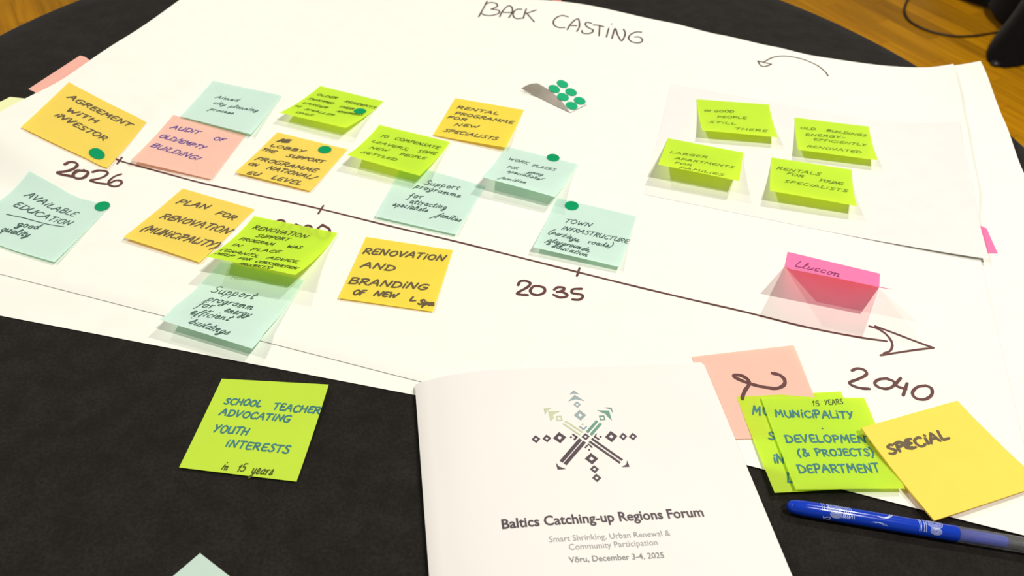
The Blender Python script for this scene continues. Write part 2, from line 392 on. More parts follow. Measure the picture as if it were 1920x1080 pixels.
cover('stretch_tablecloth', TC, TR_, 0.0, .20, .55, .40, 96, .5, M['cloth'], 'black stretch cover pulled over the round table under the flip chart sheets')
# ------------------------------------------------------------------ flip chart sheets
AX = Vector((.9774, -.2113)); BX = Vector((.2113, .9774))
def uvof(x, y): return x*AX.x+y*AX.y, x*BX.x+y*BX.y
def xyof(u, v): return AX.x*u+BX.x*v, AX.y*u+BX.y*v
def lerp_tab(x, tab):
    if x <= tab[0][0]: return tab[0][1]
    for (a, p), (b_, q) in zip(tab, tab[1:]):
        if x <= b_: t = sm((x-a)/(b_-a)); return p+(q-p)*t
    return tab[-1][1]
LAMP = [(.30, .004), (.36, .007), (.42, .024), (.465, .045), (.60, .045), (.80, .034), (1.0, .030)]
TOPE = [(-.30, .004), (-.145, .0155), (-.043, .0115), (.023, .0072), (.089, .0042), (.147, .0004), (.2, .0)]
RIGE = [(.45, .0012), (.60, .0020), (.66, .0034), (.754, .0098), (.869, .0160), (.92, .0200), (.972, .0212)]
def left_curl(u, v):
    t = (-.478-u)/.095
    lo = .0 if t <= 0 else lerp_tab(v, LAMP)*(t**1.2 if t > .25 else .25**1.2*(t/.25)**2)
    return lo
def z_top(x, y):
    u, v = uvof(x, y); z = .0014+left_curl(u, v)
    z += lerp_tab(u, TOPE)*max(0, min(1.2, (v-.80)/.172))**2
    z += lerp_tab(v, RIGE)*max(0, min(1.1, (u-.15)/.14))**3
    e = (1-sm((v-.3465)/.03)) if v >= .3465 else 0
    z += .0016*e*sm((u+.47)/.06)*(1-sm((u+.02)/.10))
    return z
def z_under(x, y):
    u, v = uvof(x, y); z = .0007+left_curl(u, v)*.95
    z += lerp_tab(u, TOPE)*.9*max(0, min(1.2, (v-.80)/.172))**2
    z += lerp_tab(v, [(.55, 0), (.66, .001), (.78, .007), (.87, .012), (.99, .0200)])*max(0, min(1.1, (u-.17)/.145))**3
    return z
U0S, U1S, V0S, V1S = -.573, .290, .3465, .972
def top_f(a, b_):
    v = V1S-(V1S-V0S)*b_; u1 = U1S-.0105*sm((.75-v)/.13); u0 = U0S+.007*sm((.80-v)/.15)*sm((v-.475)/.09)
    x, y = xyof(u0+(u1-u0)*a, v); return Vector((x, y, z_top(x, y)))
TOP = Surf(lambda a, b_: Vector((a, b_, z_top(a, b_))), (0, .6))
v, f = grid(top_f, 170, 110)
v, f = solid(v, f, 170, 110, .00012)
top = mesh_obj('flipchart_sheet', v, f, M['paper'], smooth=True)
tag(top, 'large white flip chart sheet headed BACK CASTING with the 2026 to 2040 arrow', 'paper sheet', 'flip chart sheets on the round table')
def under_f(a, b_):
    th = .0785; c0 = (-.489, .3065)
    lu = a*.862; lv = (1-b_)*.618
    x, y = xyof(c0[0]+lu*math.cos(th)-lv*math.sin(th), c0[1]+lu*math.sin(th)+lv*math.cos(th)); return Vector((x, y, z_under(x, y)))
v, f = grid(under_f, 100, 70)
v, f = solid(v, f, 100, 70, .00012)
und = mesh_obj('flipchart_sheet', v, f, M['paper'], smooth=True)
tag(und, 'blank white flip chart sheet showing beneath the headed one, its corner lifted at far right', 'paper sheet', 'flip chart sheets on the round table')
# A4 sheet
def z_a4(x, y):
    u, v = uvof(x, y)
    return z_top(x, y)+.00024+.0016*max(0, (u-.18)/.11)**2+.0012*max(0, (.70-v)/.07)**2*sm((u-.14)/.1)+.002*max(0, (v-.8)/.04)**2*sm((u-.2)/.08)
def a4_f(a, b_):
    th = .012; c0 = (-.017, .6225); lu = a*.3020; lv = (1-b_)*.218
    x, y = xyof(c0[0]+lu*math.cos(th)-lv*math.sin(th), c0[1]+lu*math.sin(th)+lv*math.cos(th)); return Vector((x, y, z_a4(x, y)))
v, f = grid(a4_f, 30, 22); v, f = solid(v, f, 30, 22, .0001)
a4 = mesh_obj('paper_sheet', v, f, M['a4'], smooth=True)
tag(a4, 'plain white office sheet under four lime notes at the right of the chart', 'paper sheet')
# ---- marker drawing on the top sheet
def px_strokes(name, off, s, strokes, w, mat, label=None, parent=top, surf=TOP, sub=5):
    ink = Ink()
    for st in strokes:
        pts = [surf.inv(off[0]+x/s, off[1]+y/s) for x, y in st]
        if len(pts) == 1: ink.dot(surf, pts[0], w*.6); continue
        ink.ribbon(surf, crs(pts, sub) if len(pts) > 2 else [pts[0], pts[0].lerp(pts[1], .5), pts[1]], w, .00034)
    o = ink.make(name, mat, parent)
    if label: o['label'] = label
    return o
px_strokes('heading_lettering', (860, 0), 5.047, [
 [(270, 12), (240, 70), (190, 160)], [(250, 42), (300, 25), (350, 32), (368, 52), (350, 72), (308, 88)], [(308, 88), (365, 95), (388, 112), (370, 132), (310, 148), (250, 145), (212, 128)],
 [(388, 160), (410, 115), (445, 75), (478, 55), (502, 70), (510, 100), (498, 135), (475, 168)], [(405, 118), (505, 120)],
 [(598, 90), (560, 88), (530, 105), (515, 135), (525, 165), (558, 178), (602, 172)],
 [(640, 85), (625, 130), (612, 175)], [(732, 97), (640, 128)], [(645, 128), (715, 208)],
 [(1035, 160), (980, 148), (930, 165), (898, 200), (905, 240), (950, 262), (1005, 262)],
 [(1028, 282), (1055, 235), (1095, 195), (1130, 180), (1142, 210), (1140, 260), (1118, 298)], [(1050, 242), (1115, 245)],
 [(1258, 222), (1215, 212), (1198, 232), (1225, 262), (1270, 285), (1262, 308), (1220, 320), (1172, 312), (1168, 290)],
 [(1275, 237), (1330, 242), (1372, 255)], [(1335, 245), (1328, 340)], [(1420, 270), (1398, 352)], [(1447, 227)],
 [(1450, 365), (1480, 270), (1503, 330), (1540, 388), (1568, 350), (1575, 310), (1560, 280)],
 [(1730, 305), (1675, 305), (1625, 330), (1608, 365), (1635, 395), (1690, 408), (1730, 398), (1738, 375), (1710, 352), (1665, 352)]], .0019, M['brown_top'], 'brown marker words BACK CASTING')
px_strokes('year_lettering', (0, 280), 4, [
 [(485, 115), (520, 97), (562, 100), (580, 118), (550, 148), (490, 167), (430, 176), (470, 192), (540, 205)],
 [(640, 165), (590, 160), (555, 180), (550, 205), (580, 220), (625, 215), (655, 190), (658, 170), (630, 158)],
 [(695, 172), (740, 160), (790, 165), (808, 182), (780, 207), (725, 225), (678, 234), (720, 250), (800, 262)],
 [(908, 188), (860, 205), (820, 238), (818, 265), (850, 280), (890, 275), (912, 255), (905, 237), (870, 235), (830, 252)]], .0023, M['brown'], '2026 in brown marker')
px_strokes('year_lettering', (0, 0), 1, [
 [(517, 418), (524, 413), (533, 416), (530, 428), (512, 440), (540, 445)],
 [(555, 421), (545, 426), (544, 436), (554, 443), (565, 438), (566, 427), (555, 421)],
 [(568, 428), (577, 423), (584, 427), (575, 435), (585, 443), (572, 450)],
 [(606, 422), (596, 429), (594, 441), (603, 452), (615, 446), (618, 431), (604, 422)]], .0023, M['brown'], '2030 in brown marker, mostly covered by a lime note')
px_strokes('year_lettering', (880, 330), 4.571, [
 [(418, 937), (435, 905), (480, 900), (518, 915), (515, 940), (475, 968), (430, 992), (410, 1010), (445, 1019), (500, 1022)],
 [(600, 945), (550, 948), (522, 985), (545, 1015), (600, 1020), (645, 995), (640, 960), (596, 945)],
 [(728, 975), (760, 955), (805, 958), (812, 975), (780, 990), (745, 995), (800, 998), (840, 1020), (822, 1038), (775, 1042), (722, 1020)],
 [(962, 968), (890, 972), (880, 1003), (925, 1012), (962, 1020), (972, 1040), (940, 1062), (885, 1060)]], .0023, M['brown'], '2035 in brown marker')
px_strokes('year_lettering', (1280, 620), 3, [
 [(952, 225), (985, 213), (1025, 225), (1032, 248), (990, 272), (938, 293), (962, 313), (1005, 325), (1050, 328)],
 [(1150, 270), (1105, 275), (1080, 295), (1100, 318), (1145, 328), (1185, 312), (1188, 288), (1146, 270)],
 [(1225, 268), (1200, 308), (1255, 330)], [(1262, 298), (1240, 365)],
 [(1370, 310), (1320, 318), (1292, 350), (1310, 380), (1360, 388), (1400, 362), (1398, 325), (1366, 310)]], .0023, M['brown'], '2040 in brown marker')
px_strokes('timeline_arrow', (0, 0), 1, [
 [(215, 297), (250, 309), (320, 328), (385, 345), (490, 368), (600, 392), (730, 424), (850, 452), (970, 482), (1085, 511), (1190, 537), (1300, 563), (1400, 586), (1504, 612), (1600, 631), (1662, 640)],
 [(228.8, 295.5), (220, 307.5)], [(606.4, 386), (597, 401)], [(1086.7, 502.8), (1081.7, 518)],
 [(1630, 612), (1646, 617), (1660, 626), (1670, 638), (1673, 648), (1669, 658), (1657, 663)],
 [(1641, 612), (1671, 623), (1713, 639), (1750, 652.5)], [(1750, 652.5), (1713, 657), (1651, 666.5)]], .0018, M['brown'], 'brown marker time line with three ticks and an open arrowhead')
px_strokes('curved_arrow', (1400, 0), 3.692, [
 [(562, 526), (545, 500), (490, 455), (400, 415), (300, 392), (220, 390), (165, 405), (118, 432)],
 [(75, 422), (110, 431), (172, 445)], [(172, 445), (140, 458), (112, 461), (92, 450), (78, 423)]], .0017, M['brown_top'], 'brown marker arrow curving to the left')
# ------------------------------------------------------------------ sticky notes
S = .076
GRP = 'sticky notes on and around the flip chart'
def make_note(label, mat, corners, lifts=(0, 0), base=None, level=0, power=1.9, texts=(), off=(0, 0), s=1, ink='marker', w=.0012, slant=.38, prof=None, name='sticky_note', warp=.0004, group=GRP, toplift=(0, 0), n=14, hs=.80, solidth=0):
    zf0 = base or z_top; eps = .0005+.0005*level
    zf = lambda x, y: zf0(x, y)+eps
    TL, TR2, BR, BL = [hit(px, py, zf, l) for (px, py), l in zip(corners, (toplift[0], toplift[1], lifts[1], lifts[0]))]
    seed = random.uniform(0, 9)
    def fn(a, b_):
        s_, t = a/S, b_/S; A_, B_ = (t, t**power if t > 0 else 0.) if prof is None else prof(t)
        p = (TL.lerp(TR2, s_)).lerp(BL.lerp(BR, s_), A_)
        z = zf(p.x, p.y)+(lifts[0]+(lifts[1]-lifts[0])*s_)*B_+(toplift[0]+(toplift[1]-toplift[0])*s_)*max(0, 1-A_)**2
        z += warp*max(0, t)*(.5+.5*math.sin(3*s_+seed))
        return Vector((p.x, p.y, z))
    sf = Surf(fn, (S/2, S/2))
    v, f = grid(lambda a, b_: fn(a*S, b_*S), n, n)
    if solidth: v, f = solid(v, f, n, n, solidth)
    o = mesh_obj(name, v, f, M[mat], smooth=not solidth); tag(o, label, 'sticky note', group)
    if texts:
        k = Ink()
        for t_ in texts:
            txt, x0, y0, x1, y1, h = t_[:6]; ww = t_[6] if len(t_) > 6 else w
            if txt.startswith('@'):   # traced stroke in crop pixels
                pts = [sf.inv(off[0]+x/s, off[1]+y/s) for x, y in x0]
                k.ribbon(sf, crs(pts, 5) if len(pts) > 2 else pts, y0); continue
            if s: A_ = sf.inv(off[0]+x0/s, off[1]+y0/s); B_ = sf.inv(off[0]+x1/s, off[1]+y1/s)
            else: A_ = Vector((x0*S, y0*S)); B_ = Vector((x1*S, y1*S))
            word(k, sf, txt, A_, B_, h/1000*hs, ww, slant)
        k.make('handwriting', M[ink], o)
    return o, sf
def dot_sticker(px, py, surf, label, off=.0003, r=.0064):
    c = surf.inv(px, py); nseg = 28; vs = []
    for z in (off, off+.00012):
        for k in range(nseg): a = 2*math.pi*k/nseg; vs.append(surf.up(c.x+r*math.cos(a), c.y+r*math.sin(a), z))
    fs = [tuple(range(nseg, 2*nseg))]+[(k, (k+1) % nseg, (k+1) % nseg+nseg, k+nseg) for k in range(nseg)]
    o = mesh_obj('dot_sticker', vs, fs, M['dot']); return tag(o, label, 'sticker', 'green dot stickers on notes')
C1 = (0, 80); C2 = (0, 280); C3 = (340, 130); C4 = (240, 330); C5 = (260, 490); C6 = (600, 220)
_, sf = make_note('warm yellow sticky note reading AGREEMENT WITH INVESTOR near the left edge', 'orange',
  [(128.8, 153.8), (275, 229.3), (201.3, 315), (39.5, 238.8)], (.0015, .0015), texts=[
  ('AGREEMENT', 500, 412, 980, 642, 7.5), ('WiTH', 490, 510, 735, 610, 7), ('iNVESTOR', 405, 548, 795, 742, 8)], off=C1, s=4, w=.0014)
dot_sticker(181.5, 288.5, sf, 'green dot at the lower right of the note about the investor')
_, sf = make_note('mint sticky note reading AVAILABLE EDUCATION good quality, below 2026', 'mint',
  [(55, 320), (207, 386), (102.5, 492), (-62, 437)], (.001, .002), texts=[
  ('AVAiLABLE', 180, 348, 562, 508, 7.5), ('EDUCATiON', 92, 422, 530, 575, 7.5), ('good', 120, 575, 295, 603, 8), ('quality', 0, 612, 225, 662, 8),
  ('@', [(50, 488), (250, 535), (480, 582)], .0008, 0, 0, 0)], off=C2, s=4, ink='penmint', w=.0009)
dot_sticker(192, 387, sf, 'green dot overhanging the corner of the AVAILABLE EDUCATION note')
make_note('salmon sticky note with purple writing AUDIT OF OLD EMPTY BUILDING', 'salmon',
  [(325, 215), (462, 252), (395, 336), (245, 301)], (.004, .0015), power=2.5, texts=[
  ('AUDiT', 1275, 642, 1500, 690, 7), ('OF', 1595, 728, 1685, 742, 6), ('OLD/EMPTY', 1188, 708, 1535, 805, 7), ('BUiLDiNG!', 1122, 778, 1490, 888, 8)], off=C1, s=4, ink='purple', w=.0011)
make_note('mint sticky note reading city planning, above the salmon one', 'mint',
  [(399, 150.8), (528, 179), (471.3, 252.5), (338, 218)], (.0015, .003), level=1, texts=[
  ('Aimed', 285, 246, 495, 280, 7), ('city', 270, 292, 378, 318, 7), ('planning', 405, 325, 665, 368, 7), ('process', 235, 348, 455, 388, 7)], off=C3, s=4.571, ink='penmint', w=.0008)
_, sf = make_note('lime sticky note about OLDER RESIDENTS and SMALLER ONES, farthest left lime one', 'green',
  [(600, 161), (719, 190), (648, 240), (524, 212)], (.0095, .0115), texts=[
  ('OLDER', 1155, 222, 1335, 258, 5), ('RESiDENTS', 1392, 280, 1665, 340, 5), ('SWAPPED', 1078, 255, 1305, 303, 5), ('THEiR', 1345, 325, 1480, 350, 5), ('LARGER', 1035, 290, 1250, 340, 5),
  ('APARTMENTS', 1325, 365, 1555, 402, 5), ('TO', 960, 318, 1015, 328, 5), ('SMALLER', 1050, 345, 1308, 402, 5), ('ONES', 972, 372, 1125, 403, 5)], off=C3, s=4.571, ink='olive', w=.0010)
dot_sticker(675, 209, sf, 'green dot on the lime note about older residents')
_, sf = make_note('warm yellow sticky note reading LOBBY THE SUPPORT PROGRAMME', 'orange',
  [(520, 248), (652, 280), (581, 358.5), (441, 323.5)], (.002, .0015), texts=[
  ('AB', 820, 622, 925, 632, 6.5, .002), ('AE', 830, 620, 925, 630, 6.5, .002), ('LOBBY', 755, 660, 1060, 718, 5.5), ('THE', 682, 692, 805, 722, 5.5), ('SUPPORT', 895, 748, 1225, 808, 6), ('PROGRAMME', 625, 775, 1165, 888, 7.5),
  ('ON', 568, 818, 645, 835, 5), ('NATiONAL/', 728, 852, 1145, 948, 7), ('EU', 552, 898, 665, 915, 6.5), ('LEVEL', 762, 938, 1030, 998, 7.5)], off=C3, s=4.571, w=.0013)
dot_sticker(609, 281, sf, 'green dot at the top right of the LOBBY note')
_, sf = make_note('lime sticky note reading TO COMPENSATE LEAVERS, overlapping a mint one', 'green',
  [(711, 234), (844, 266), (787, 330), (650, 291)], (.0125, .0105), level=2, texts=[
  ('TO', 510, 168, 577, 180, 6), ('COMPENSATE', 635, 190, 1025, 275, 6), ('LEAVERS,', 438, 210, 765, 290, 6), ('SOME', 832, 298, 1005, 323, 6), ('NEW', 418, 265, 590, 297, 6), ('PEOPLE', 678, 322, 910, 365, 6), ('SETTLED', 345, 302, 660, 375, 6)], off=C6, s=4.571, ink='olive', w=.0010)
make_note('mint sticky note reading Support programme for attracting specialists', 'mint',
  [(757, 306), (909.6, 349), (854.9, 440), (702.8, 406)], (.002, .002), texts=[
  ('Support', 888, 572, 1205, 625, 8), ('programme', 808, 600, 1215, 692, 8), ('for', 750, 690, 890, 700, 8), ('attracting', 760, 735, 1095, 792, 8), ('specialists', 620, 758, 935, 815, 8), ('/', 945, 862, 1020, 870, 8), ('families', 1000, 850, 1215, 900, 8)], off=C6, s=4.571, ink='penmint', w=.0008)
make_note('yellow sticky note reading RENTAL PROGRAMME FOR NEW SPECIALISTS', 'yellow',
  [(853.3, 183.8), (982.4, 206.1), (948.5, 277.2), (811.7, 253.1)], (.001, .004), texts=[
  ('RENTAL', 345, 472, 715, 530, 6.5), ('PROGRAMME', 325, 522, 840, 608, 6.5), ('FOR', 262, 556, 440, 582, 6), ('NEW', 322, 620, 545, 642, 6), ('SPECiALiSTS', 228, 668, 705, 748, 7)], off=(780, 100), s=4.571, w=.0013)
_, sf = make_note('mint sticky note reading Work places for young specialists, curled at the front', 'mint',
  [(948, 274), (1084, 308), (1040, 370), (903, 332)], (.0145, .0125), level=1, texts=[
  ('WORK', 1610, 362, 1790, 408, 6), ('PLACES', 1815, 420, 2022, 462, 5.5), ('FOR', 1598, 432, 1700, 450, 6), ('young', 1780, 475, 1915, 505, 7.5), ('specialists/', 1600, 468, 1910, 545, 8), ('families', 1530, 525, 1775, 570, 8)], off=C6, s=4.571, ink='penmint', w=.0008)
dot_sticker(1037, 296, sf, 'green dot at the top edge of the Work places note')
_, sf = make_note('mint sticky note reading TOWN INFRASTRUCTURE, above the 2035 tick', 'mint',
  [(1045, 371), (1193.3, 405.5), (1162.2, 501.7), (999.2, 463.5)], (.006, .004), power=2.5, texts=[
  ('TOWN', 808, 398, 1055, 438, 7), ('INFRASTRUCTURE', 785, 458, 1370, 582, 7), ('(parkings,', 675, 488, 962, 572, 8), ('roads)', 1010, 578, 1235, 618, 8), ('playgrounds,', 665, 558, 1052, 655, 8), ('&', 655, 588, 690, 592, 5), ('education', 700, 608, 1022, 698, 8)], off=(880, 330), s=4.571, ink='penmint', w=.00085)
dot_sticker(1072, 386, sf, 'green dot at the top of the TOWN INFRASTRUCTURE note')
make_note('warm yellow sticky note reading PLAN FOR RENOVATION (MUNICIPALITY)', 'orange',
  [(342.5, 353.3), (477.5, 392.5), (374.3, 492.5), (231.3, 445)], (.003, .0015), texts=[
  ('PLAN', 408, 232, 690, 292, 8), ('FOR', 748, 325, 910, 383, 7), ('RENOVATiON', 270, 358, 870, 503, 9), ('(MUNiCiPALiTY)', 108, 465, 765, 628, 9)], off=C4, s=4.571, w=.0015)
make_note('lime sticky note reading RENOVATION SUPPORT PROGRAM, covering the 2030', 'green',
  [(476, 405), (633, 437), (553, 516), (386, 481.5)], (.0185, .0180), level=2, texts=[
  ('RENOVATION', 1060, 452, 1535, 537, 6.5), ('SUPPORT', 1090, 522, 1385, 558, 5.5), ('PROGRAM', 948, 548, 1250, 602, 5.5), ('WAS', 1355, 612, 1490, 628, 5), ('IN', 885, 597, 960, 610, 5.5), ('PLACE', 1045, 638, 1310, 662, 5.5), ('(GRANTS,', 785, 640, 1130, 702, 5.5),
  ('ADVICE,', 1188, 707, 1475, 750, 5.5), ('HELP', 738, 668, 900, 698, 5.5), ('FOR', 932, 712, 1055, 728, 5.5), ('CONSTRUCTION', 1082, 738, 1450, 805, 5.5), ('PROJECTS)', 940, 758, 1235, 798, 5)], off=C4, s=4.571, ink='olive_dark', w=.00095)
make_note('mint sticky note reading Support programm for energy efficient buildings', 'mint',
  [(414, 490), (571, 525), (473, 654), (299, 600)], (.0100, .0090), level=1, power=2.4, texts=[
  ('Support', 610, 262, 1000, 332, 8.5), ('programm', 572, 338, 990, 418, 8.5), ('for', 490, 390, 640, 405, 8.5), ('energy', 725, 432, 960, 482, 8.5), ('efficient', 440, 462, 790, 515, 8.5), ('buildings', 420, 530, 775, 640, 8.5)], off=C5, s=4.571, ink='penmint', w=.0008, hs=.85)
make_note('yellow sticky note reading RENOVATION AND BRANDING OF NEW, below the time line', 'yellow',
  [(686.4, 444), (849.2, 469), (812.2, 584.3), (633.9, 559.5)], (.001, .001), texts=[
  ('RENOVATiON', 300, 378, 1095, 452, 8.5), ('AND', 285, 508, 615, 548, 8), ('BRANDiNG', 165, 662, 930, 728, 8.5), ('OF', 203, 768, 325, 772, 6.5), ('NEW', 405, 775, 640, 805, 7), ('L', 740, 828, 805, 832, 6), ('Spm', 825, 862, 985, 872, 7, .002)], off=(620, 400), s=5.047, w=.00165, slant=.3)
G4 = (1200, 160)
def z4(x, y): return z_a4(x, y)
make_note('lime sticky note reading GOOD PEOPLE STILL THERE, farthest of four on office sheet', 'green',
  [(1306, 186), (1442, 196), (1459, 258), (1317, 245)], (.0105, .0095), base=z4, texts=[
  ('OO', 462, 188, 510, 190, 3.5), ('GOOD', 530, 193, 685, 197, 4.5), ('PEOPLE', 555, 235, 775, 243, 5), ('STiLL', 492, 270, 700, 285, 5), ('THERE', 680, 318, 925, 338, 5.5)], off=G4, s=3.84, ink='olive', w=.0009, hs=1.0)
make_note('lime sticky note about OLD BUILDINGS ENERGY-EFFICIENTLY RENOVATED', 'green',
  [(1490, 220), (1629, 237), (1646, 301), (1497, 281)], (.0095, .0085), base=z4, texts=[
  ('OLD', 1150, 312, 1272, 325, 4.5), ('BUiLDiNGS', 1338, 330, 1638, 372, 4.5), ('ENERGY-', 1188, 362, 1488, 385, 5), ('EFFiCiENTLY', 1245, 395, 1640, 440, 5), ('RENOVATED', 1198, 445, 1605, 492, 5.5)], off=G4, s=3.84, ink='olive', w=.0009, hs=1.0)
make_note('lime sticky note reading LARGER APARTMENTS FOR FAMILIES, strongly curled', 'green',
  [(1252, 259), (1394, 286), (1386, 340), (1234, 309)], (.0175, .0165), base=z4, power=1.3, texts=[
  ('LARGER', 212, 487, 492, 527, 5.5), ('APARTMENTS', 245, 530, 685, 600, 5.5), ('FOR', 245, 562, 380, 585, 5), ('FAMiLiES', 278, 596, 612, 655, 5.5)], off=G4, s=3.84, ink='olive', w=.0009, hs=1.0)
make_note('lime sticky note reading RENTALS FOR YOUNG SPECIALISTS, nearest of four on office sheet', 'green',
  [(1447, 295), (1597, 318), (1607, 387), (1444, 358)], (.0130, .0110), base=z4, texts=[
  ('RENTALS', 980, 605, 1308, 652, 5.5), ('FOR', 1048, 640, 1185, 668, 5), ('YOUNG', 1285, 690, 1472, 722, 5.5), ('SPECiALiSTS', 1032, 697, 1505, 773, 5.5)], off=G4, s=3.84, ink='olive', w=.0009, hs=1.0)
# hot pink note standing up towards the viewer
def pink_prof(t):
    # flat strip, then a steep rise
    k = .235; h = sm
    if t < k: return (t/k*.30, 0.)
    q = (t-k)/(1-k); return (.30+.70*(q**1.10), q**1.12)
make_note('hot pink sticky note standing up steeply beside the arrow', 'pink',
  [(1477, 472), (1650, 513), (1677, 543), (1482, 504.5)], (.0355, .0355), prof=pink_prof, warp=0, n=26, texts=[
  ('Lluccon', .10, .205, .60, .215, 9)], s=0, ink='rose', w=.0009)
# note stack by the pen
SX = (1280, 620)
_, sf = make_note('salmon sticky note with a large brown 2, partly under the booklet', 'salmon',
  [(1297, 669), (1488, 647), (1560, 820), (1362, 824)], (.0, .0), toplift=(0, .003), texts=[
  ('@', [(505, 240), (545, 250), (572, 275), (570, 305), (530, 325), (470, 320), (400, 305), (340, 285), (292, 262), (295, 250), (335, 255), (368, 278), (372, 305), (352, 335), (338, 368), (335, 385)], .0027, 0, 0, 0)], off=SX, s=3, ink='brown')
make_note('lime sticky note behind the MUNICIPALITY one, showing only the first letters', 'green',
  [(1381, 744), (1576.7, 734), (1652, 914), (1452.7, 924)], (.0025, .001), level=1, texts=[
  ('M', 392, 468, 442, 478, 9), ('U', 455, 472, 490, 476, 8), ('S', 485, 610, 520, 612, 7.5), ('iN', 515, 742, 580, 745, 8), ('D', 590, 852, 625, 858, 9)], off=SX, s=3, ink='teal', w=.0013, slant=.05)
o, sf = make_note('lime sticky note reading MUNICIPALITY DEVELOPMENT & PROJECTS DEPARTMENT', 'green',
  [(1426.7, 745), (1620, 745.7), (1697, 917), (1491.7, 918.3)], (.003, .002), level=4, texts=[
  ('MUNiCiPALiTY', 525, 485, 970, 495, 7.5), ('.', 780, 549, 792, 551, 6), ('DEVELOPMENT', 582, 628, 1085, 630, 7.5), ('(& PROJECTS)', 652, 706, 1085, 703, 7), ('DEPARTMENT', 655, 800, 1122, 796, 8)], off=SX, s=3, ink='teal', w=.0013, slant=.05)
k = Ink()
for t_, x0, y0, x1, y1, h in (('15', 730, 424, 775, 424, 4.5), ('YEARS', 800, 418, 912, 413, 4.5)):
    word(k, sf, t_, sf.inv(SX[0]+x0/3, SX[1]+y0/3), sf.inv(SX[0]+x1/3, SX[1]+y1/3), h/1000, .0006, .2)
tag(k.make('handwriting', M['olive_dark'], o), 'small olive pen writing 15 YEARS')
# thick yellow pad
PADT = .0026
o, sf = make_note('thick yellow sticky note pad reading SPECIAL, lying beside the pen', 'pad',
  [(1615, 802), (1795, 751), (1957, 908), (1752, 976)], (.0002, .0002), level=0, toplift=(.0045, .0045), warp=0, texts=[
  ('SPECiAL', 1165, 695, 1510, 605, 9, .0020), ('PE', 1210, 672, 1300, 655, 6.5, .002)], off=SX, s=3, name='sticky_note_pad', prof=lambda t: (t, t), solidth=.0012,
  base=lambda x, y: .0052, slant=.12)
# school note on the cloth
zc = lambda x, y: 0.0
o, sf = make_note('lime sticky note reading SCHOOL TEACHER ADVOCATING YOUTH INTERESTS on the black cloth', 'green_cloth',
  [(416, 710), (616.5, 721), (556, 903), (336, 877)], (.001, .001), base=zc, toplift=(.0, .004), texts=[
  ('SCHOOL', 638, 410, 1015, 442, 6), ('TEACHER', 1120, 470, 1600, 512, 6.5), ('ADVOCATiNG', 590, 522, 1305, 598, 6.5), ('YOUTH', 525, 695, 885, 725, 7), ('iNTERESTS', 652, 838, 1300, 908, 7)], off=(300, 680), s=5.333, ink='teal', w=.0012, slant=.12)
k = Ink()
for t_, x0, y0, x1, y1, h in (('in', 792, 297, 835, 302, 6), ('15', 898, 308, 955, 313, 5.5), ('years', 995, 328, 1155, 338, 7.5)):
    word(k, sf, t_, sf.inv(200+x0/3.692, 800+y0/3.692), sf.inv(200+x1/3.692, 800+y1/3.692), h/1000, .0008, .2)
tag(k.make('handwriting', M['olive_dark'], o), 'thin pen writing in 15 years')
make_note('mint sticky note at the front edge of the table, only its far corner in view', 'mint_cloth',
  [(375, 1037), (520, 1150), (360, 1290), (225, 1165)], (.0, .0), base=zc)
# notes peeking from under the sheets
def zl(d): return lambda x, y: z_under(x, y)-.0006-d
make_note('salmon sticky note peeking out under the left sheet edge beside the cloth', 'salmon_cloth',
  [(53, 167), (150, 104), (204, 138), (104, 207)], (0, 0), base=lambda x, y: min(z_under(x, y)*.97, .043)-.0014, warp=0)
make_note('pale yellow sticky note peeking out under the left sheet edge at the frame side', 'pale',
  [(-42, 212), (19, 181.5), (120, 215), (50, 275)], (0, 0), base=lambda x, y: min(z_under(x, y)*.97, .041)-.0016, warp=0)
make_note('coral sticky note peeking out under the far edge of the sheet', 'coral',
  [(1037, -6.5), (1053, -3.5), (1048, 40), (1030, 36)], (0, 0), base=lambda x, y: .0020, warp=0)
make_note('hot pink sticky note sticking out from under the right edge of the headed sheet', 'pink',
  [(1790, 404), (1850, 428), (1871, 475), (1790, 474)], (0, 0), base=lambda x, y: z_under(x, y)-.0002, level=0, warp=0)
# ------------------------------------------------------------------ sheet of dot stickers
def P3(px, py, z): return un(px, py, .0016+z)
st_l = [P3(1008, 156, .012), P3(1030, 169, .0085), P3(1050, 186, .0045), P3(1069, 211, .0006)]
st_r = [P3(1030, 139, .013), P3(1061, 146, .009), P3(1083, 164, .0055), P3(1100, 195, .0012)]
def panel(a, b_):
    i = min(2, int(a*3)); t = a*3-i
    L_ = crs(st_l, 8); R_ = crs(st_r, 8); q = a*(len(L_)-1); j = min(len(L_)-2, int(q)); t = q-j
    return L_[j].lerp(L_[j+1], t).lerp(R_[j].lerp(R_[j+1], t), b_)
v, f = grid(panel, 16, 8)
flp_a = [P3(1008, 156, .012), P3(1030, 169, .0085), P3(1050, 186, .0045), P3(1069, 211, .0006)]
flp_b = [P3(977, 166, .0035), P3(1004, 180, .0005), P3(1036, 196, .0003), P3(1069, 211.5, .0003)]
A_, B_ = crs(flp_a, 6), crs(flp_b, 6)
def flap(a, b_):
    q = a*(len(A_)-1); j = min(len(A_)-2, int(q)); t = q-j
    p = A_[j].lerp(A_[j+1], t).lerp(B_[j].lerp(B_[j+1], t), b_); p.z += .002*math.sin(math.pi*b_)*(1-a); return p
ss = mesh_obj('sticker_sheet', v, f, M['backing'], smooth=True)
tag(ss, 'small curled sticker sheet with six green dots left on it', 'sticker sheet')
v, f = grid(flap, 16, 8, flip=True); tag(mesh_obj('folded_flap', v, f, M['backing_shade'], ss, smooth=True), 'curled-over end of the backing paper, its shade painted in grey')
PS = Surf(lambda a, b_: panel(a/.07, b_/.03), (.03, .015))
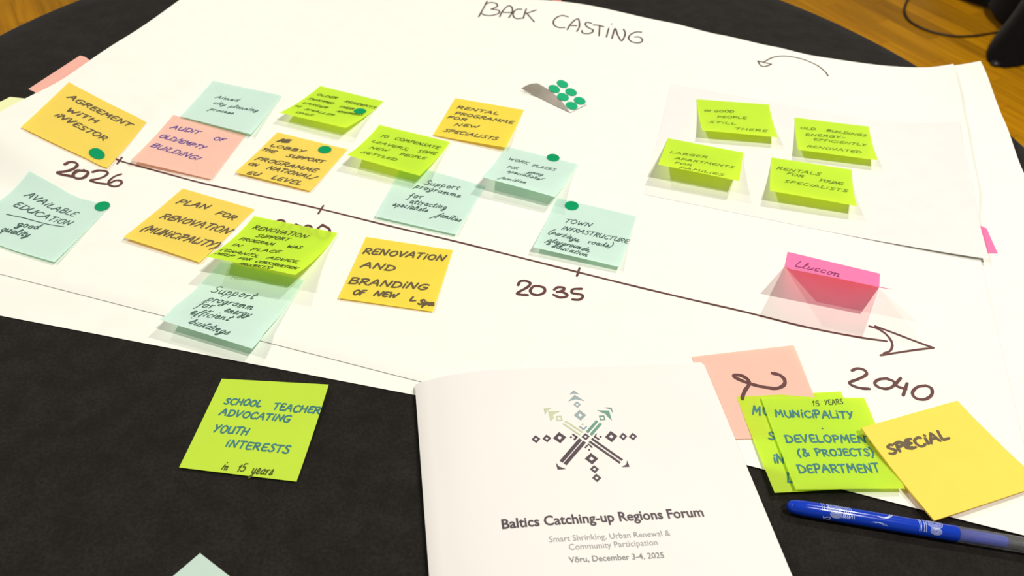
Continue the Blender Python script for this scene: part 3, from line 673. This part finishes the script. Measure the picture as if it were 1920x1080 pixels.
for x, y in ((1054.4, 157.9), (1070.6, 173.2), (1086.7, 189.4), (1039.1, 167.2), (1055.6, 182.3), (1071.8, 198.7)):
    c = PS.inv(x, y); P0 = PS.f(c.x, c.y); e = 1e-4
    ta = (PS.f(c.x+e, c.y)-P0).normalized(); nn = ta.cross(PS.f(c.x, c.y+e)-P0).normalized()
    if nn.z < 0: nn = -nn
    tb2 = nn.cross(ta); n_ = 24
    vs = [P0+nn*z+(ta*math.cos(2*math.pi*q/n_)+tb2*math.sin(2*math.pi*q/n_))*.0064 for z in (.0004, .0006) for q in range(n_)]
    mesh_obj('dot_sticker', vs, [tuple(range(n_, 2*n_))]+[(q, (q+1) % n_, (q+1) % n_+n_, q+n_) for q in range(n_)], M['dot2'], ss)
# ------------------------------------------------------------------ booklet
BO = un(778, 722, .004); BO.z = 0
ES = Vector((.98009, .19858, 0)); ET = Vector((.19858, -.98009, 0)); BW, BH = .2092, .297
BPROF = [(0, .0042), (.010, .0089), (.022, .0124), (.045, .0146), (.080, .0136), (.12, .0108), (.16, .0084), (.20, .0066), (.24, .0058)]
def bz(s_):
    for (a, p), (b_, q) in zip(BPROF, BPROF[1:]):
        if s_ <= b_:
            t = (s_-a)/(b_-a); return p+(q-p)*t
    return BPROF[-1][1]
def bzs(s_):  # smoothed
    return sum(bz(max(0, s_+k*.004)) for k in range(-3, 4))/7 if s_ > .0 else bz(0)
def bk(s_, t, k=1.0, off=0): p = BO+ES*s_+ET*t; return Vector((p.x, p.y, .0024+(bzs(s_)-.0024)*k+off))
bo = empty('booklet', (BO.x+.1, BO.y-.15, 0)); tag(bo, 'white forum booklet with a folk star emblem in the foreground', 'booklet')
v, f = grid(lambda a, b_: bk(a*BW, b_*BH), 48, 24); v, f = solid(v, f, 48, 24, .0003); mesh_obj('cover', v, f, M['cover'], bo, smooth=True)
for k in range(5):
    fr = .86-.16*k; ext = .0006*(k+1)
    v, f = grid(lambda a, b_: bk(a*(BW+ext), .0006+b_*(BH-.001), fr), 48, 6); v, f = solid(v, f, 48, 6, .0002); mesh_obj('page', v, f, M['pages'], bo, smooth=True)
v, f = grid(lambda a, b_: bk(a*(BW+.001), b_*BH, .02), 10, 6); v, f = solid(v, f, 10, 6, .0003); mesh_obj('back_cover', v, f, M['cover'], bo)
BK = Surf(lambda a, b_: bk(a, b_), (.1, .1))
# emblem, traced from crop pixels
EO, ESC = (960, 700), 4.911
def bkp(x, y): return BK.inv(EO[0]+x/ESC, EO[1]+y/ESC)
def diamond(k, c, rx, ry, inner, sk=(0, 0)):
    """ring: 4 outer points given by half axes (slightly rotated)"""
    cx, cy = c; o_ = [(cx+sk[0]*-ry, cy-ry), (cx+rx, cy+sk[1]*rx), (cx+sk[0]*ry, cy+ry), (cx-rx, cy-sk[1]*rx)]
    i_ = [(cx+(x-cx)*inner, cy+(y-cy)*inner) for x, y in o_]
    for a in range(4):
        b2 = (a+1) % 4; k.poly(BK, [bkp(*o_[a]), bkp(*o_[b2]), bkp(*i_[b2]), bkp(*i_[a])])
def bar(k, a, b_, w_):
    A_, B_ = bkp(*a), bkp(*b_); d = (B_-A_).normalized(); n_ = Vector((-d.y, d.x))*(w_/2)
    k.poly(BK, [A_+n_, B_+n_, B_-n_, A_-n_])
def polys(k, *ps):
    for p in ps: k.poly(BK, [bkp(*q) for q in p])
BWID = .0013
d = Ink()
for c, rx, ry in (((220, 607), 41, 36), ((321, 600), 41, 36), ((439, 593), 61, 52), ((678, 584), 38, 32), ((914, 583), 58, 52), ((1024, 583), 38, 35), ((1114, 583), 38, 35), ((732, 787), 62, 53), ((759, 883), 42, 38), ((780, 963), 43, 39)):
    diamond(d, c, rx, ry, .36 if rx > 50 else .38, (.12, -.08 if c[1] < 700 else .0))
# small brackets with dots
polys(d, [(549, 562), (563, 555), (607, 588), (593, 600)], [(593, 577), (607, 588), (578, 620), (563, 608)], [(531, 588), (543, 578), (555, 588), (543, 600)])
polys(d, [(770, 560), (785, 552), (764, 600), (751, 588)], [(751, 583), (766, 577), (808, 606), (797, 617)], [(803, 584), (815, 574), (828, 584), (815, 596)])
polys(d, [(665, 683), (700, 650), (712, 655), (678, 692)], [(697, 652), (708, 648), (745, 680), (735, 690)], [(698, 705), (711, 695), (723, 705), (712, 716)])
bar(d, (632, 606), (452, 815), .0024); bar(d, (668, 630), (488, 838), .0024)
bar(d, (734, 602), (1016, 800), .0017); bar(d, (712, 627), (996, 826), .0017)
polys(d, [(403, 822), (432, 858), (420, 887)], [(432, 858), (495, 881), (420, 887)], [(1060, 802), (1083, 862), (1053, 838)], [(1083, 862), (1008, 864), (1053, 838)])
tag(d.make('emblem_print', M['p_dark'], bo), 'dark plum part of the star emblem')
d = Ink(); diamond(d, (600, 288), 34, 30, .42, (.12, .0)); diamond(d, (627, 386), 57, 49, .36, (.12, .0))
polys(d, [(567, 157), (622, 197), (575, 185)], [(567, 157), (575, 185), (527, 195)], [(577, 198), (668, 256), (588, 238)], [(577, 198), (588, 238), (517, 259)],
 [(616, 492), (627, 484), (664, 512), (656, 524)], [(682, 484), (693, 492), (664, 524), (653, 514)], [(639, 470), (650, 461), (660, 469), (650, 478)])
tag(d.make('emblem_print', M['p_blue'], bo), 'grey blue part of the star emblem')
d = Ink(); diamond(d, (435, 416), 30, 25, .42, (-1, .25)) if False else None
polys(d, [(404, 393), (456, 391), (447, 402), (415, 404)], [(456, 391), (467, 435), (453, 428), (447, 402)], [(467, 435), (413, 440), (424, 429), (453, 428)], [(413, 440), (404, 393), (415, 404), (424, 429)],
 [(292, 323), (365, 320), (327, 343)], [(292, 323), (327, 343), (305, 382)], [(333, 350), (447, 347), (375, 382)], [(333, 350), (375, 382), (386, 412), (355, 443)])
bar(d, (490, 440), (650, 543), .0013); bar(d, (470, 463), (628, 570), .0013)
tag(d.make('emblem_print', M['p_sage'], bo), 'sage green part of the star emblem')
d = Ink()
polys(d, [(800, 390), (848, 388), (842, 399), (811, 400)], [(848, 388), (862, 430), (848, 424), (842, 399)], [(862, 430), (810, 433), (820, 424), (848, 424)], [(810, 433), (800, 390), (811, 400), (820, 424)],
 [(850, 314), (916, 315), (906, 332)], [(916, 315), (932, 372), (906, 332)], [(782, 341), (893, 344), (862, 375)], [(893, 344), (920, 436), (872, 390), (862, 375)])
bar(d, (784, 438), (690, 545), .0019); bar(d, (818, 461), (725, 568), .0019)
tag(d.make('emblem_print', M['p_green'], bo), 'dark green part of the star emblem')
def printed(txt, a_px, b_px, mat, bold, label):
    cu = bpy.data.curves.new('print', 'FONT'); cu.body = txt; cu.size = 1; cu.offset = bold; cu.resolution_u = 3
    ob = bpy.data.objects.new('print_tmp', cu); sc.collection.objects.link(ob)
    dg = bpy.context.evaluated_depsgraph_get(); me = ob.evaluated_get(dg).to_mesh()
    vs = [v_.co.copy() for v_ in me.vertices]; fs = [tuple(p.vertices) for p in me.polygons]; ob.evaluated_get(dg).to_mesh_clear()
    bpy.data.objects.remove(ob); bpy.data.curves.remove(cu)
    x0 = min(v_.x for v_ in vs); x1 = max(v_.x for v_ in vs)
    A_, B_ = BK.inv(*a_px), BK.inv(*b_px); L = (B_-A_).length; d_ = (B_-A_)/L; u_ = Vector((d_.y, -d_.x)); k_ = L/(x1-x0)
    out = [BK.up(*(A_+d_*((v_.x-x0)*k_)+u_*(v_.y*k_)), .0002) for v_ in vs]
    return tag(mesh_obj('printed_text', out, fs, M[mat], bo), label)
printed('Baltics Catching-up Regions Forum', (941.9, 991.9), (1320.5, 968), 'p_dark', .022, 'bold dark title line')
printed('Smart Shrinking, Urban Renewal &', (1030.6, 1016.8), (1257.4, 1004.3), 'p_grey', -.002, 'first grey subtitle line')
printed('Community Participation', (1067.7, 1031.2), (1233.5, 1021.8), 'p_grey', -.002, 'second grey subtitle line')
printed('Võru, December 3-4, 2025', (1067.7, 1055.2), (1246, 1046), 'p_midgrey', .010, 'grey place and date line')
# ------------------------------------------------------------------ pen
PA = un(1475, 948, .0052); PB = un(1794, 1001, .0052); pd = (PB-PA); pd.z = 0; LC = pd.length; pd.normalize()
PA.z = .0052
pn = empty('pen', PA); pn['label'] = 'blue capped gel pen with silver line pattern on the black cloth'; pn['category'] = 'pen'
pside = Vector((-pd.y, pd.x, 0))
def along(pts, n=28):
    """lathe around pen axis; pts (dist, radius)"""
    vs = [PA+pd*a+(pside*math.cos(2*math.pi*k/n)+Vector((0, 0, 1))*math.sin(2*math.pi*k/n))*r for a, r in pts for k in range(n)]; fs = []
    for i in range(len(pts)-1):
        for k in range(n): a = i*n+k; b2 = i*n+(k+1) % n; fs.append((a, b2, b2+n, a+n))
    return vs, fs
r = .0050
v, f = along([(.0, .0003), (.0004, .0018), (.0014, .0031), (.003, .0040), (.0055, .0045), (.009, .0047), (.0095, .0048), (.012, .00495), (.03, r), (LC-.001, r), (LC, r-.0003), (LC, r-.0012)])
mesh_obj('cap', v, f, M['blue'], pn, smooth=True)
v, f = along([(LC, .0046), (LC+.0005, .0048), (LC+.040, .0048), (LC+.055, .0048), (LC+.056, .0047), (LC+.056, .0)])
mesh_obj('barrel', v, f, M['clear'], pn, smooth=True)
v, f = along([(LC-.002, .0), (LC-.002, .0036), (LC+.028, .0034), (LC+.030, .0028), (LC+.0305, .0)])
tag(mesh_obj('inner_tube', v, f, M['blue_in'], pn, smooth=True), 'blue inner tube seen through the clear barrel')
v, f = along([(LC+.031, .0), (LC+.031, .0016), (LC+.0545, .0016), (LC+.0545, .0)]); mesh_obj('refill', v, f, M['steel'], pn, smooth=True)
def cyl(a, b_):  # a along (m), b_ around (m), 0 = facing up; positive = away from the viewer
    th = math.pi/2-b_/r; return PA+pd*a+(pside*math.cos(th)+Vector((0, 0, 1))*math.sin(th))*r
CY = Surf(cyl, (.05, 0.)); k = Ink()
def ringarc(c, rr, a0, a1, sq=1.0, w_=.00028):
    P_ = [Vector((c[0]+rr*sq*math.cos(a0+(a1-a0)*q/12), c[1]+rr*math.sin(a0+(a1-a0)*q/12))) for q in range(13)]
    for i in range(12): pass
    s_ = k; b0 = len(s_.v); n_ = len(P_)
    for i, p in enumerate(P_):
        dd = (P_[min(i+1, n_-1)]-P_[max(0, i-1)]).normalized(); m_ = Vector((-dd.y, dd.x))*w_/2
        for sg in (1, -1):
            q = p+m_*sg; th = math.pi/2-q.y/r; s_.v.append(PA+pd*q.x+(pside*math.cos(th)+Vector((0, 0, 1))*math.sin(th))*(r+.00006))
    for i in range(n_-1): s_.f.append((b0+2*i, b0+2*i+2, b0+2*i+3, b0+2*i+1))
def pline(a, b_, w_=.00028):
    k2 = [Vector(a).lerp(Vector(b_), q/8) for q in range(9)]; b0 = len(k.v); dd = (k2[-1]-k2[0]).normalized(); m_ = Vector((-dd.y, dd.x))*w_/2
    for p in k2:
        for sg in (1, -1):
            q = p+m_*sg; th = math.pi/2-q.y/r; k.v.append(PA+pd*q.x+(pside*math.cos(th)+Vector((0, 0, 1))*math.sin(th))*(r+.00006))
    for i in range(8): k.f.append((b0+2*i, b0+2*i+2, b0+2*i+3, b0+2*i+1))
TAU = 2*math.pi
for c0 in (.0285, .0895):
    for q, rr in enumerate((.0009, .0016, .0023, .0030, .0037)):
        ringarc((c0, .0016), rr, 0, TAU, 1.3, .00022)
        ringarc((c0+.0005, -.0036), rr*.62, 0, TAU, 1.5, .00020)
for q in range(5): ringarc((.0315+.0011*q, .0), .0052, -1.2, 1.2, .55)
for x in (.0205, .0218, .0238, .0246): pline((x, -.0022), (x, .0042))
for x in (.0335, .0345, .0362, .0372, .039, .0402): pline((x, -.0046), (x, -.0022), .00024)
for x in (.0800, .0810, .0828, .0840): pline((x, -.0050), (x, .0040))
for q in range(3): ringarc((.0440+.0008*q, .0085-.0003*q), .0095, math.pi*.16+.06*q, math.pi*.42, 1.0, .00022)
for q in range(3): ringarc((.0585-.0008*q, .0068), .0075, -math.pi*.62, -math.pi*.08, .9, .00030)
for q in range(2): ringarc((.056-.002*q, -.0125), .0085, math.pi*.3, math.pi*.62, 1.0, .00022)
# letters C A lying along the cap
class _C: pass
cs = Surf(lambda a, b_: PA+pd*a+(pside*math.cos(math.pi/2-b_/r)+Vector((0, 0, 1))*math.sin(math.pi/2-b_/r))*r, (.02, 0))
kk = Ink(); word(kk, Surf(lambda a, b_: cs.f(-a, b_), (0, 0)), 'CA', (-.0262, -.0058), (-.0212, -.0058), .0022, .00032, 0, 0)
for a in range(len(kk.f)): k.f.append(tuple(i+len(k.v) for i in kk.f[a]))
k.v += kk.v
tag(k.make('cap_pattern', M['white_print'], pn), 'silver rings, lines and small lettering printed on the cap')
# ------------------------------------------------------------------ far objects: neighbouring covered table and cable
NC = Vector((1.862, 2.860, 0))
nt_ = empty('bar_table', (NC.x, NC.y, FLZ)); tag(nt_, 'tall table hidden under a black stretch cover at the far right', 'table')
v, f = lathe([(0, .30), (.33, .30), (.335, .31), (.335, .32), (0, .325)], 40); mesh_obj('tabletop', [p+NC for p in v], f, M['steel'], nt_)
v, f = lathe([(.03, FLZ), (.03, .30)], 16); mesh_obj('pole', [p+NC for p in v], f, M['steel'], nt_)
FA = math.atan2(2.505-NC.y, 1.507-NC.x); FR = math.hypot(1.507-NC.x, 2.505-NC.y)
for q in range(4):
    a = FA+q*math.pi/2; c = NC+Vector((math.cos(a), math.sin(a), 0))*(FR-.012)
    v, f = lathe([(0, .001), (.013, .001), (.016, .005), (.014, .012), (.008, .016), (0, .017)], 16)
    mesh_obj('foot', [p+c+Vector((0, 0, FLZ)) for p in v], f, M['blackplastic'], nt_, smooth=True)
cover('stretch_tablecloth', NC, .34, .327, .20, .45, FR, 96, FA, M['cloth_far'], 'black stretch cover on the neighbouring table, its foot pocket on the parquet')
path = crs([un(x, y, FLZ+.004) for x, y in ((1715, -22), (1700, 4), (1696, 22), (1704, 38), (1726, 52), (1756, 62), (1792, 68), (1830, 67), (1868, 61))]+
           [un(1880, 58, FLZ+.03), un(1900, 52, FLZ+.03)], 6)
rc = .0042; vs = []; fs = []; n_ = 8
for i, p in enumerate(path):
    t = (path[min(i+1, len(path)-1)]-path[max(0, i-1)]).normalized(); s1 = t.cross(Vector((0, 0, 1))).normalized(); s2 = s1.cross(t)
    for q in range(n_): vs.append(p+(s1*math.cos(TAU*q/n_)+s2*math.sin(TAU*q/n_))*rc)
for i in range(len(path)-1):
    for q in range(n_): a = i*n_+q; b2 = i*n_+(q+1) % n_; fs.append((a, b2, b2+n_, a+n_))
tag(mesh_obj('power_cable', vs, fs, M['cable'], smooth=True), 'thin black cable looping across the wooden floor at far right', 'cable')
